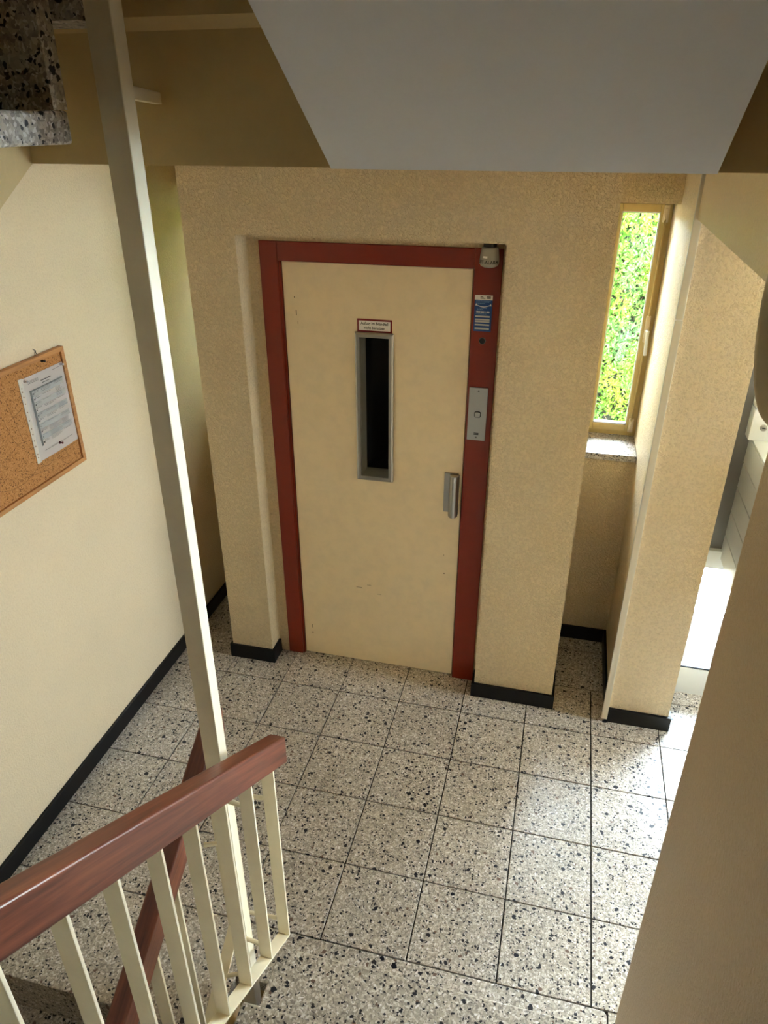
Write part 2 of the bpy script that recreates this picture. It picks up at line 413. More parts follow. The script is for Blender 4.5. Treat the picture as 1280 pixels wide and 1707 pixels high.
# ------------------------------------------------------------------ windows in the niches
def window(n, x0, x1):
    r = empty('window_%d' % n, ((x0+x1)/2, YG, 1.09), structure=True)
    z0, z1 = 1.092, 2.176
    f = 0.026
    yb = YG+0.05
    boxes('frame', [(x0, x0+f, YG, yb, z0, z1), (x1-f, x1, YG, yb, z0, z1), (x0+f, x1-f, YG, yb, z0, z0+0.028), (x0+f, x1-f, YG, yb, z1-0.022, z1)], M_winframe, r, 0.002)
    a0, a1, c0, c1 = x0+f-0.002, x1-f+0.002, z0+0.024, z1-0.019
    s = 0.026; ys = YG-0.012
    boxes('sash', [(a0, a0+s, ys, yb-0.008, c0, c1), (a1-s, a1, ys, yb-0.008, c0, c1), (a0+s, a1-s, ys, yb-0.008, c0, c0+0.034), (a0+s, a1-s, ys, yb-0.008, c1-0.032, c1)], M_winframe, r, 0.003)
    bd = boxes('glazing_bead', [(a0+s, a0+s+0.004, ys+0.006, ys+0.02, c0+0.034, c1-0.032), (a1-s-0.004, a1-s, ys+0.006, ys+0.02, c0+0.034, c1-0.032), (a0+s, a1-s, ys+0.006, ys+0.02, c0+0.034, c0+0.040), (a0+s, a1-s, ys+0.006, ys+0.02, c1-0.038, c1-0.032)], M_ledge, r)
    box('pane', (a0+s, a1-s, ys+0.022, ys+0.026, c0+0.034, c1-0.032), M_glass, r)
    xr = a1-0.004
    bm = bmesh.new(); bm_tube(bm, (xr, ys-0.010, c0+0.05), (xr, ys-0.010, c1-0.05), 0.0042, seg=8)
    link('locking_rod', bm, M_winframe, r, smooth=True)
    for zz in (c0+0.002, c1-0.072):
        h = boxes('hinge', [(xr-0.011, xr+0.012, ys-0.012, ys+0.001, zz, zz+0.07), (xr-0.006, xr+0.006, ys-0.018, ys-0.011, zz+0.012, zz+0.058)], M_brass, r, 0.002)
    zh = 1.60
    bm = bmesh.new(); bm_box(bm, xr-0.010, xr+0.010, ys-0.016, ys+0.001, zh-0.035, zh+0.085)
    hp = link('handle_plate', bm, M_brass, r, 0.002)
    bm = bmesh.new()
    bm_tube(bm, (xr, ys-0.012, zh+0.02), (xr+0.001, ys-0.05, zh+0.02), 0.007, seg=12)
    bm_tube(bm, (xr+0.001, ys-0.048, zh+0.027), (xr+0.006, ys-0.052, zh-0.085), 0.0085, 0.0075, seg=12)
    link('handle', bm, M_ledge, r, 0.001, smooth=False)
    sl = struct(box('trim_%d' % n, (x0+0.001, x1-0.001, YN-0.012, YG+0.06, 1.056, 1.088), M_sill, None, 0.002))
    return r
window(1, PX1+0.001, SX-0.001)
window(2, XL+0.001, PX0-0.001)

# ------------------------------------------------------------------ lift door
FY, DY = 0.232, 0.250
lift = empty('lift_door', (-1.07, 0.25, 0), 'beige steel lift door with narrow dark window in red frame', 'lift door')
bm = bmesh.new()
DX0, DX1, DZ = -1.457, -0.685, 1.976
bm_box(bm, -1.545, DX0-0.012, FY, 0.42, 0.0, 2.055)
bm_box(bm, DX1+0.005, -0.575, FY, 0.42, 0.0, 2.055)
bm_box(bm, DX0-0.012, DX1+0.005, FY, 0.42, DZ+0.004, 2.055)
fr = link('door_frame', bm, M_red, lift, 0.003)
boxes('frame_rebate', [(DX0-0.012, DX0-0.004, DY-0.006, 0.42, 0.0, DZ+0.004)], M_red, lift)
# plaster infill between frame and reveal, wall coloured
struct(boxes('trim_reveal', [(RX0, -1.545, 0.238, 0.42, 0, RZ), (-0.575, RX1, 0.238, 0.42, 0, RZ), (-1.545, -0.575, 0.238, 0.42, 2.055, RZ)], M_wall))
box('threshold', (DX0-0.012, DX1+0.005, 0.262, 0.42, -0.02, 0.004), M_alu_dark, lift)
GX0, GX1, GZ0, GZ1 = -1.150, -0.997, 1.055, 1.703
leaf_bs = [(DX0, GX0+0.004, DY, 0.29, 0.006, DZ), (GX1-0.004, DX1, DY, 0.29, 0.006, DZ), (GX0+0.004, GX1-0.004, DY, 0.29, 0.006, GZ0+0.004), (GX0+0.004, GX1-0.004, DY, 0.29, GZ1-0.004, DZ)]
def frame_mesh(bm, x0, x1, z0, z1, w, y0, y1):
    """mitred picture frame with a bevelled face"""
    o = [(x0, z0), (x1, z0), (x1, z1), (x0, z1)]; i = [(x0+w, z0+w), (x1-w, z0+w), (x1-w, z1-w), (x0+w, z1-w)]
    mm = [(x0+w*0.35, z0+w*0.35), (x1-w*0.35, z0+w*0.35), (x1-w*0.35, z1-w*0.35), (x0+w*0.35, z1-w*0.35)]
    rings = [[bm.verts.new((p[0], y1, p[1])) for p in o], [bm.verts.new((p[0], y0+0.003, p[1])) for p in o], [bm.verts.new((p[0], y0, p[1])) for p in mm], [bm.verts.new((p[0], y0+0.0015, p[1])) for p in i], [bm.verts.new((p[0], y1, p[1])) for p in i]]
    for A, B in zip(rings, rings[1:]):
        for k in range(4): bm.faces.new((A[k], A[(k+1) % 4], B[(k+1) % 4], B[k]))
leaf = boxes('door_leaf', leaf_bs, M_door, lift)
bm = bmesh.new(); frame_mesh(bm, GX0-0.006, GX1+0.004, GZ0-0.007, GZ1+0.008, 0.019, DY-0.012, DY+0.001); link('window_frame', bm, M_alu, lift)
bm = bmesh.new()
for b in [(GX0+0.012, GX0+0.0145, DY, 0.34, GZ0+0.01, GZ1-0.01), (GX1-0.0155, GX1-0.013, DY, 0.34, GZ0+0.01, GZ1-0.01), (GX0+0.012, GX1-0.013, DY, 0.34, GZ0+0.010, GZ0+0.0125), (GX0+0.012, GX1-0.013, DY, 0.34, GZ1-0.012, GZ1-0.010)]: bm_box(bm, *b)
link('window_reveal', bm, mat('reveal_grey', (150, 148, 140), 0.4, 0.2), lift)
box('window_pane', (GX0+0.0145, GX1-0.0155, 0.335, 0.34, GZ0+0.0125, GZ1-0.012), M_darkglass, lift)
# wear marks on the leaf
bm = bmesh.new()
for (x, z, w_, h_) in ((-1.411, 1.837, 0.004, 0.005), (-1.407, 1.775, 0.003, 0.022), (-1.402, 1.735, 0.0015, 0.012), (-0.745, 0.600, 0.004, 0.006), (-1.415, 0.135, 0.006, 0.006), (-1.415, 0.175, 0.003, 0.02), (-1.16, 0.455, 0.03, 0.002), (-1.11, 0.475, 0.02, 0.0015), (-1.06, 0.43, 0.02, 0.0015), (-0.75, 0.70, 0.003, 0.003)):
    bm_box(bm, x-w_/2, x+w_/2, DY-0.0006, DY+0.001, z-h_/2, z+h_/2)
sm = link('scuff_marks', bm, mat('scuff_brown', (96, 74, 46), 0.8), lift); sm['kind'] = 'stuff'
# pull handle
hd = box('handle_plate', (-0.762, -0.700, DY-0.004, DY+0.001, 0.930, 1.122), M_alu, lift, 0.001)
bm = bmesh.new()
pts = []
for k in range(13):
    t = math.pi*(k/12) ; pts.append((-0.716 - 0.021*math.cos(t), DY-0.004-0.034*math.sin(t)*0.95 - 0.004))
outer = [(-0.737, DY-0.004)] + pts + [(-0.695, DY-0.004)]
bm_prism(bm, [(p[0], p[1]) for p in outer], 0.918, 1.118, 'z')
link('grip', bm, M_alu, lift, 0.0015, smooth=False)
# key hole and call plate on the frame
bm = bmesh.new(); bm_lathe(bm, [(0.0, 0.0), (0.011, 0.0), (0.0135, 0.001), (0.0135, 0.004), (0, 0.004)], 24, 'y', (-0.633, FY-0.003, 1.711)); link('key_hole_ring', bm, M_alu_dark, lift)
bm = bmesh.new(); bm_lathe(bm, [(0.0, 0.0), (0.0112, 0.0), (0.0112, 0.003), (0, 0.003)], 24, 'y', (-0.633, FY-0.0045, 1.711)); link('key_hole', bm, M_black, lift)
plate = tag(box('call_plate', (-0.672, -0.596, FY-0.005, FY, 1.293, 1.521), M_alu, None, 0.001), 'aluminium lift call plate with one square button on red frame', 'call panel')
def rrect(w_, h_, r_, n=5):
    pts = []
    for cx, cz, a0 in ((w_/2-r_, h_/2-r_, 0), (-w_/2+r_, h_/2-r_, 90), (-w_/2+r_, -h_/2+r_, 180), (w_/2-r_, -h_/2+r_, 270)):
        for k in range(n): a = math.radians(a0+90*k/(n-1)); pts.append((cx+r_*math.cos(a), cz+r_*math.sin(a)))
    return pts
bm = bmesh.new(); bm_prism(bm, [(-0.633+p[0], 1.407+p[1]) for p in rrect(0.027, 0.027, 0.008)], FY-0.0056, FY-0.004, 'y'); link('button_ring', bm, M_black, plate)
bm = bmesh.new(); bm_prism(bm, [(-0.633+p[0], 1.407+p[1]) for p in rrect(0.0215, 0.0215, 0.006)], FY-0.0085, FY-0.004, 'y'); link('button', bm, M_alu, plate, 0.0006)
for zz in (1.507, 1.306):
    bm = bmesh.new(); bm_lathe(bm, [(0, 0), (0.003, 0), (0.0036, 0.001), (0.0036, 0.003)], 12, 'y', (-0.634, FY-0.0065, zz)); link('screw', bm, M_alu_dark, plate)
boxes('maker_badge', [(-0.644, -0.624, FY-0.0056, FY-0.004, 1.323, 1.3265), (-0.644, -0.624, FY-0.0056, FY-0.004, 1.3175, 1.321)], M_ink, plate)
# fire sign
sg = tag(box('fire_sign', (-1.1465, -1.0005, DY-0.0015, DY, 1.7125, 1.7655), M_signred, None), 'small white red-bordered notice above the lift door window', 'sign')
box('sign_face', (-1.1395, -1.0075, DY-0.002, DY-0.0013, 1.7195, 1.7585), M_white, sg)
text_on_front('lettering', 'Aufzug im Brandfall', 0.0158, -1.0735, DY-0.0022, 1.7478, M_ink, sg, bold=0.0003, squeeze=0.93)
text_on_front('lettering', 'nicht benutzen', 0.0158, -1.0735, DY-0.0022, 1.7302, M_ink, sg, bold=0.0003, squeeze=0.93)
# blue service sticker
SXA, SXB = -0.671, -0.603
st = tag(box('service_sticker', (SXA, SXB, FY-0.0015, FY, 1.748, 1.886), M_blue, None), 'blue and white lift service sticker high on right red jamb', 'sticker')
box('header_strip', (SXA, SXB, FY-0.002, FY-0.0012, 1.868, 1.886), M_white, st)
boxes('header_print', [(-0.650, -0.640, FY-0.0023, FY-0.0015, 1.8795, 1.8815), (-0.650, -0.637, FY-0.0023, FY-0.0015, 1.8760, 1.8778), (-0.650, -0.631, FY-0.0023, FY-0.0015, 1.8725, 1.8742), (-0.6255, -0.6105, FY-0.0023, FY-0.0015, 1.8785, 1.8820), (-0.6255, -0.6105, FY-0.0023, FY-0.0015, 1.8735, 1.8768)], M_ink, st)
bs = []
for z, a, b in ((1.8640, 0, 1), (1.8600, 0, .95), (1.8555, 0, .6), (1.8365, .1, .75), (1.8325, .1, .45), (1.8150, 0, .8)):
    x = SXA+0.006 + a*0.05
    while x < SXA+0.006+b*0.052:
        ww = random.uniform(0.003, 0.007); bs.append((x, min(x+ww, SXB-0.004), FY-0.0021, FY-0.0012, z-0.0007, z+0.0007)); x += ww+0.0012
boxes('small_print', bs, mat('pale_blue_print', (130, 165, 210), 0.5), st)
bm = bmesh.new()
arc = []
for k in range(17):
    t = -1+k/8.0; arc.append((-0.637+t*0.027, 1.842+0.0085*t*t))
for k in range(16):
    (xa, za), (xb, zb) = arc[k], arc[k+1]; tk = 0.0008+0.0008*(1-abs(-1+(k+.5)/8))
    v = [bm.verts.new(p) for p in ((xa, FY-0.0023, za-tk), (xb, FY-0.0023, zb-tk), (xb, FY-0.0023, zb+tk), (xa, FY-0.0023, za+tk))]; bm.faces.new(v)
for s_ in (-1, 1):
    x = -0.637+s_*0.027; v = [bm.verts.new(p) for p in ((x-0.004, FY-0.0023, 1.8465), (x+0.004, FY-0.0023, 1.8465), (x+s_*0.001, FY-0.0023, 1.8555))]; bm.faces.new(v)
bmesh.ops.remove_doubles(bm, verts=bm.verts[:], dist=1e-6)
link('arrow_arc', bm, M_white, st)
text_on_front('phone_number', '0800 880 1188', 0.0098, -0.638, FY-0.0023, 1.8225, M_white, st, bold=0.00015, squeeze=0.86)
for z, h_ in ((1.8055, 0.006), (1.7935, 0.006), (1.7855, 0.006), (1.7735, 0.006), (1.7590, 0.0065)):
    box('name_strip', (SXA+0.005, SXB-0.007, FY-0.0023, FY-0.0012, z-h_/2, z+h_/2), M_greylight, st)

# alarm sounder
ax, ay = -0.6215, FY-0.036
al = empty('alarm_sounder', (ax, ay, 2.0), 'grey round lift alarm sounder hanging in recess corner', 'alarm')
bm = bmesh.new(); bm_lathe(bm, [(0.0, 1.995), (0.020, 1.9955), (0.031, 2.000), (0.0355, 2.008), (0.036, 2.018), (0.0345, 2.038), (0.0315, 2.058), (0.0295, 2.066), (0.0, 2.068)], 40, 'z', (ax, ay, 0)); link('sounder_body', bm, M_lampgrey, al, smooth=True)
bm = bmesh.new(); bm_lathe(bm, [(0.0, 2.066), (0.024, 2.066), (0.024, 2.086), (0, 2.086)], 24, 'z', (ax, ay, 0)); link('mounting_base', bm, M_black, al)
bm = bmesh.new()
def wrap(me, a0, z0, rad, bm, sgn=1):
    b2 = bmesh.new(); b2.from_mesh(me)
    mp = {}
    for v in b2.verts:
        a = a0 + v.co.x/rad; mp[v] = bm.verts.new((ax+rad*math.sin(a), ay-rad*math.cos(a), z0+v.co.y))
    for f in b2.faces: bm.faces.new([mp[v] for v in f.verts])
    b2.free()
wrap(text_mesh('LIFT-ALARM', 0.0165, bold=0.0004), math.radians(-6), 2.016, 0.0364, bm)
link('lettering', bm, M_ink, al)
bm = bmesh.new(); wrap(text_mesh('24h', 0.007), math.radians(-8), 2.003, 0.0348, bm)
bm.free()
bm = bmesh.new()
for a0, zz in ((-0.62, 2.034),):
    for k in range(5):
        a, b = a0+k*0.1, a0+(k+1)*0.1; rr = 0.0352
        v = [bm.verts.new((ax+rr*math.sin(t), ay-rr*math.cos(t), z_)) for t, z_ in ((a, zz-0.0035), (b, zz-0.0035), (b, zz+0.0035), (a, zz+0.0035))]; bm.faces.new(v)
link('white_label', bm, M_white, al)

# ------------------------------------------------------------------ stair flights
def flight(name, label, yn1, z0, r_, s, n, x0, x1, bx0, bx1, last_riser=True, under=None, side=M_beige_smooth, sof=M_soffit_paint, first=1):
    g = 0.26
    root = empty(name, ((x0+x1)/2, yn1, z0), label, 'staircase')
    for k in range(first, n+2):
        yn = yn1+s*g*(k-1); zt = z0+r_*k
        if k <= n:
            box('tread', (x0, x1, *sorted((yn, yn+s*(g+0.036))), zt-0.048, zt), M_terr_step, root, 0.005)
        if k <= n or last_riser:
            box('riser', (x0, x1, *sorted((yn+(0.0 if s > 0 else s*0.012), yn+s*0.04)), zt-r_, zt-0.048 if k <= n else zt-0.049), M_terr_step, root)
    # inclined concrete plate with stepped top
    yb, zb = under; sl = r_/g
    def zu(y): return zb + s*sl*(y-yb)
    poly = []
    for k in range(1, n+2):
        yn = yn1+s*(g*(k-1)+0.046); zt = z0+r_*(k-1)-0.05
        poly += [(yn-s*g if k > 1 else yn-s*0.02, zt), (yn, zt)]
    yend = poly[-1][0]; ystart = poly[0][0]
    ya, yb2 = (ystart, yend)
    low = [(yend, min(zu(yend), poly[-1][1]-0.05)), (ystart, min(zu(ystart), poly[0][1]-0.03))]
    bm = bmesh.new(); bm_prism(bm, poly+low, bx0, bx1, 'x')
    o = link('flight_plate', bm, [side, sof], root)
    for f in o.data.polygons:
        if f.normal.z < -0.3: f.material_index = 1
    return root
# rising towards the viewer from the hall
flight('stair_flight', 'terrazzo steps rising from hall floor towards the viewer', -1.345, 0.0, 0.16625, -1, 7, -0.975, XR-0.002, -0.74, -0.12, True, (-1.4, -0.25))
bm = bmesh.new()
for k in (1, 2):
    yn = -1.345-0.26*(k-1); x = -0.97
    while x < 0.04:
        w_ = random.uniform(0.004, 0.03)
        if random.random() < 0.72: bm_box(bm, x, min(x+w_, 0.045), yn-0.0045-random.uniform(0, .002), yn-0.0025, 0.16625*k-0.001, 0.16625*k+0.0003)
        x += w_+random.uniform(0.001, 0.006)
nw = link('worn_nosing', bm, mat('worn_terrazzo', (212, 206, 194), 0.5), bpy.data.objects['stair_flight']); nw['kind'] = 'stuff'
# basement flight (descends towards the viewer)
flight('stair_flight', 'terrazzo steps going down to basement beside cream wall', -1.56-0.26*7, -1.36, 0.17, 1, 7, XL+0.002, -1.135, XL+0.002, -1.33, True, (-1.56, -0.28))
# second flight up to the upper landing
f2 = flight('stair_flight', 'terrazzo steps ending high at left under the upper landing', -1.746-0.26*6, 1.33, 0.165, 1, 7, XL+0.002, -1.13, XL+0.002, -1.33, False, (-1.30, 2.40), M_beige_smooth)
box('riser', (XL+0.002, -1.13, -1.486, -1.450, 2.4855, 2.65), M_terr_step, f2)
bm = bmesh.new(); bm_prism(bm, [(-1.3005, 2.40), (-1.449, 2.4-0.0915), (-1.449, 2.605), (-1.3005, 2.605)], XL+0.002, -1.33, 'x'); link('flight_plate', bm, M_beige_smooth, f2)
# third flight above the viewer
bm = bmesh.new()
ys = [-1.30, -3.30]
f3 = empty('stair_flight', (-0.45, -1.3, 2.65), 'grey sloping underside of upper stair flight overhead', 'staircase')
r3, g3 = 0.1685, 0.26
poly = [(-1.301, 2.40), (-1.301, 2.612), (-1.36, 2.612)]
for k in range(1, 9):
    poly += [(-1.36-g3*(k-1), 2.60+r3*k), (-1.36-g3*k, 2.60+r3*k)]
poly = [(-1.301, 2.398), (-1.301, 2.604)] + poly[2:]
poly += [(-1.36-g3*8, 2.398 + 0.648*(1.36+g3*8-1.301))]
bm_prism(bm, poly, -0.741, -0.122, 'x'); o = link('flight_plate', bm, [M_beige_smooth, M_soffit_paint], f3)
for f in o.data.polygons:
    if f.normal.z < -0.2: f.material_index = 1
for k in range(1, 9):
    yn = -1.345-g3*(k-1); zt = 2.65+r3*k
    box('tread', (-0.975, XR-0.002, yn-0.296, yn, zt-0.048, zt), M_terr_step, f3, 0.005)
    box('riser', (-0.975, XR-0.002, yn-0.045, yn-0.012, zt-r3, zt-0.048), M_terr_step, f3)
# half landings
struct(box('floor_half_landing', (XL, XR, -4.7, -3.166, 1.15, 1.33), M_terr_step))
struct(box('floor_half_landing', (XL, XR, -4.7, -3.43, 3.82, 4.0), M_beige_smooth))

# ------------------------------------------------------------------ railings
SL = 0.655
def handrail(x0, x1, y0, y1, ztop0, parent):
    """wooden rail sloping towards -y, plumb cut at y0; ztop0 = height of top edge at y0"""
    h = 0.098; ch = 0.0035
    ln = abs(y1-y0)/math.cos(math.atan(abs(SL)))
    bm = bmesh.new()
    sec = [(x0+ch, 0), (x1-ch, 0), (x1, -ch), (x1, -h+ch), (x1-ch, -h), (x0+ch, -h), (x0, -h+ch), (x0, -ch)]
    A = [bm.verts.new((p[0], 0, p[1])) for p in sec]
    B = [bm.verts.new((p[0], y1-y0, p[1]+(parent_slope)*(y1-y0))) for p in sec]
    bm.faces.new(A); bm.faces.new(B[::-1])
    for i in range(8): bm.faces.new((A[i], A[(i+1) % 8], B[(i+1) % 8], B[i]))
    bmesh.ops.recalc_face_normals(bm, faces=bm.faces[:])
    # undo the slope in mesh space so that the grain runs along the rail
    ang = math.atan(parent_slope)
    bmesh.ops.rotate(bm, verts=bm.verts[:], cent=(0, 0, 0), matrix=Matrix.Rotation(-ang, 3, 'X'))
    me = bpy.data.meshes.new('handrail'); bm.to_mesh(me); bm.free(); me.materials.append(M_mahog)
    o = bpy.data.objects.new('handrail', me); COL.objects.link(o); o.parent = parent
    o.location = Vector((0, y0, ztop0)) - Vector(parent.location); o.rotation_euler = (ang, 0, 0)
    b = o.modifiers.new('bevel', 'BEVEL'); b.width = 0.002; b.segments = 2; b.limit_method = 'ANGLE'; b.angle_limit = math.radians(25)
    return o
parent_slope = 0
def railing(label, xa, xb, hx0, hx1, yend, yfar, ys_, slope, zt_fn, zb_fn, hy0):
    global parent_slope
    parent_slope = slope
    root = empty('stair_railing', ((xa+xb)/2, yend, zb_fn(yend)), label, 'railing')
    handrail(hx0, hx1, hy0, yfar, zt_fn(hy0), root)
    t = 0.007
    bm = bmesh.new(); bm_prism(bm, [(yend, zb_fn(yend)), (yfar, zb_fn(yfar)), (yfar, zb_fn(yfar)-t*1.2), (yend+0.004, zb_fn(yend)-t*1.2)], xa, xb, 'x'); link('bottom_bar', bm, M_rail, root, 0.001)
    box('end_bar', (xa, xb, yend, yend+0.0075, zb_fn(yend)-0.006, zt_fn(yend)-0.09), M_rail, root, 0.001)
    for y in ys_:
        box('baluster', (xa, xb, y-t/2, y+t/2, zb_fn(y)-0.001, zt_fn(y)-0.09), M_rail, root, 0.001)
    return root
zt1 = lambda y: 0.972 + SL*(-1.242-y)
zb1 = lambda y: 0.213 + 0.685*(-1.333-y)
r1 = railing('ivory flat-bar railing with brown handrail in the foreground', -0.985, -0.948, -0.991, -0.9445, -1.333, -3.10, [-1.459, -1.588, -1.71, -1.832, -1.954, -2.07, -2.193] + [-2.316-0.122*i for i in range(6)], -SL, zt1, zb1, -1.243)
zt2 = lambda y: 0.872 + SL*(y+1.578)
zb2 = lambda y: 0.205 + 0.66*(y+1.345)
r2 = railing('ivory railing with brown handrail descending to basement behind the foreground one', -1.150, -1.113, -1.156, -1.108, -1.345, -3.3, [-1.475, -1.598, -1.7205, -1.843, -1.966] + [-2.09-0.123*i for i in range(9)], SL, zt2, zb2, -1.272)
def rod(parent, p0, p1, r_=0.0065):
    bm = bmesh.new(); bm_tube(bm, p0, p1, r_, seg=12); return link('tie_rod', bm, M_rail, parent, smooth=False)
post = empty('stair_post', (-1.0525, -1.43, -2.8), 'tall square ivory steel post rising through the stairwell', 'post')
box('shaft', (-1.0755, -1.0305, -1.4465, -1.4105, -2.8, 4.55), M_rail, post, 0.002)
rod(post, (-1.031, -1.452, 0.352), (-0.985, -1.456, 0.352)); rod(post, (-1.031, -1.452, 0.935), (-0.985, -1.456, 0.935))
rod(post, (-1.113, -1.456, 0.135), (-1.075, -1.440, 0.135)); rod(post, (-1.113, -1.456, 0.742), (-1.075, -1.440, 0.742))
rod(r1, (-0.986, -1.331, 0.285), (-1.1135, -1.336, 0.285)); rod(r1, (-0.986, -1.331, 0.818), (-1.1135, -1.336, 0.818))
bm = bmesh.new(); bm_prism(bm, [(-1.412, 2.503), (-1.412, 2.523), (-1.299, 2.514), (-1.299, 2.496)], -1.060, -1.046, 'x'); link('wall_bracket', bm, M_rail, post, 0.001)

# ------------------------------------------------------------------ cork board on the left wall
BX = XL
Y0, Y1, Z0, Z1 = -0.962, -0.362, 1.305, 1.755
bd = empty('cork_board', (BX+0.01, (Y0+Y1)/2, Z0), 'wood-framed cork notice board on cream left wall', 'notice board')
bm = bmesh.new()
def fr_piece(name, pts):
    bm = bmesh.new(); bm_prism(bm, pts, BX+0.001, BX+0.022, 'x'); return link(name, bm, M_pine, bd, 0.0015)
fwid = 0.017
fr_piece('frame_side', [(Y0, Z0), (Y1, Z0), (Y1-fwid, Z0+fwid), (Y0+fwid, Z0+fwid)])
fr_piece('frame_side', [(Y0, Z1), (Y1, Z1), (Y1-fwid, Z1-fwid), (Y0+fwid, Z1-fwid)])
fr_piece('frame_side', [(Y1, Z0), (Y1, Z1), (Y1-fwid, Z1-fwid), (Y1-fwid, Z0+fwid)])
fr_piece('frame_side', [(Y0, Z0), (Y0, Z1), (Y0+fwid, Z1-fwid), (Y0+fwid, Z0+fwid)])
box('cork_panel', (BX+0.001, BX+0.013, Y0+fwid-0.002, Y1-fwid+0.002, Z0+fwid-0.002, Z1-fwid+0.002), M_cork, bd)
CX = BX+0.013
def curve_line(bm, pts, w_, x):
    for (a, b) in zip(pts, pts[1:]):
        d = Vector((b[0]-a[0], b[1]-a[1])); n_ = Vector((-d.y, d.x)).normalized()*w_/2
        v = [bm.verts.new((x, p[0], p[1])) for p in ((a[0]-n_.x, a[1]-n_.y), (b[0]-n_.x, b[1]-n_.y), (b[0]+n_.x, b[1]+n_.y), (a[0]+n_.x, a[1]+n_.y))]; bm.faces.new(v)
bm = bmesh.new()
def arc_pts(cy, cz, ry, rz, a0, a1, n=14): return [(cy+ry*math.cos(math.radians(a0+(a1-a0)*i/n)), cz+rz*math.sin(math.radians(a0+(a1-a0)*i/n))) for i in range(n+1)]
for pts in (arc_pts(-0.56, 1.46, 0.055, 0.09, 180, 340), arc_pts(-0.62, 1.62, 0.10, 0.16, 185, 250), [(-0.69, 1.66), (-0.655, 1.50)], [(-0.60, 1.62), (-0.60, 1.50), (-0.575, 1.42)], [(-0.70, 1.585), (-0.60, 1.615)], arc_pts(-0.45, 1.40, 0.05, 0.07, 180, 300), [(-0.455, 1.40), (-0.452, 1.34), (-0.44, 1.325)], [(-0.415, 1.40), (-0.413, 1.36), (-0.405, 1.34)], [(-0.51, 1.385), (-0.39, 1.392)], arc_pts(-0.72, 1.42, 0.12, 0.06, 200, 350), [(-0.76, 1.47), (-0.68, 1.50), (-0.62, 1.49)], [(-0.75, 1.40), (-0.72, 1.33)], [(-0.72, 1.38), (-0.60, 1.36), (-0.54, 1.345)]):
    curve_line(bm, pts, 0.0014, CX+0.0004)
cl = link('cork_scratches', bm, M_corkline, bd); cl['kind'] = 'stuff'
bm = bmesh.new()
for _ in range(26):
    y, z = (random.gauss(-0.40, 0.012), random.gauss(1.725, 0.006)) if random.random() < .6 else (random.uniform(-0.9, -0.39), random.uniform(1.33, 1.72))
    bm_box(bm, CX, CX+0.0005, y-0.0007, y+0.0007, z-0.0007, z+0.0007)
bm_box(bm, CX, CX+0.0008, -0.5645, -0.5605, 1.396, 1.404)
cl = link('pin_holes', bm, M_ink, bd); cl['kind'] = 'stuff'
bm = bmesh.new()
bm_tube(bm, (BX+0.008, -0.50, 1.755), (BX+0.008, -0.494, 1.772), 0.0012, seg=6); bm_tube(bm, (BX+0.008, -0.488, 1.755), (BX+0.008, -0.494, 1.772), 0.0012, seg=6); bm_tube(bm, (BX+0.0, -0.494, 1.777), (BX+0.012, -0.494, 1.771), 0.0012, seg=6)
link('hanging_hook', bm, M_black, bd)
# notice
ns = empty('notice_sheet', (CX+0.001, -0.49, 1.40), 'printed white notice in punched plastic sleeve pinned on cork board', 'notice')
SY0, SY1, SZ0, SZ1 = -0.598, -0.378, 1.4, 1.702
bm = bmesh.new()
ny = 10
rows = []
for i in range(ny+1):
    y = SY0+(SY1-SY0)*i/ny; off = 0.0025+0.003*math.sin(math.pi*i/ny)
    rows.append([bm.verts.new((CX+off, y, z)) for z in (SZ0, SZ1)])
for a, b in zip(rows, rows[1:]): bm.faces.new((a[0], b[0], b[1], a[1]))
ret = bmesh.ops.solidify(bm, geom=bm.faces[:], thickness=0.0006)
link('sheet', bm, M_white, ns, smooth=False)
def sx_(y): return CX+0.0036+0.003*math.sin(math.pi*(y-SY0)/(SY1-SY0))
def qd(bm, y0, y1, z0, z1, lift_=0.0):
    v = [bm.verts.new(p) for p in ((sx_(y0)+lift_, y0, z0), (sx_(y1)+lift_, y1, z0), (sx_(y1)+lift_, y1, z1), (sx_(y0)+lift_, y0, z1))]; bm.faces.new(v)
bm = bmesh.new(); y_a, y_b, z_a, z_b = SY0+0.022, SY1-0.018, SZ0+0.050, SZ1-0.054
nr = 10; hrow = (z_b-z_a)/nr
for k in range(nr):
    if k % 2 == 0:
        for i in range(8): qd(bm, y_a+(y_b-y_a)*i/8, y_a+(y_b-y_a)*(i+1)/8, z_b-(k+1)*hrow, z_b-k*hrow)
link('table_bands', bm, mat('table_band', (168, 168, 166), 0.6), ns)
bm = bmesh.new()
for i in range(8): qd(bm, y_a+(y_b-y_a)*i/8, y_a+(y_b-y_a)*(i+1)/8, z_b, z_b+0.005)
qd(bm, y_a-0.001, y_a+0.009, z_a, z_b+0.005)
link('table_border', bm, mat('table_border', (104, 106, 106), 0.6), ns)
bm = bmesh.new()
def line(y0, y1, z, h_=0.0011):
    y = y0
    while y < y1:
        w_ = random.uniform(0.004, 0.012); qd(bm, y, min(y+w_, y1), z-h_/2, z+h_/2, 0.0003); y += w_+0.0013
for z in (1.686, 1.682, 1.678): line(SY0+0.022, SY0+0.075, z)
line(SY1-0.065, SY1-0.02, 1.690); line(SY0+0.085, SY0+0.14, 1.672, 0.003); line(SY0+0.09, SY0+0.13, 1.663, 0.0022)
for k in range(nr):
    zc = z_b-k*hrow
    for c0, c1, q_ in ((0.016, 0.050, 2), (0.055, 0.122, 4), (0.128, 0.175, 4)):
        for t in range(random.randint(1, q_)): line(y_a+c0, y_a+c0+(c1-c0)*random.uniform(.6, 1), zc-0.0028-t*0.0044)
line(SY0+0.03, SY1-0.03, SZ0+0.030, 0.0012)
link('print_lines', bm, mat('print_ink', (60, 60, 62), 0.7), ns)['kind'] = 'stuff'
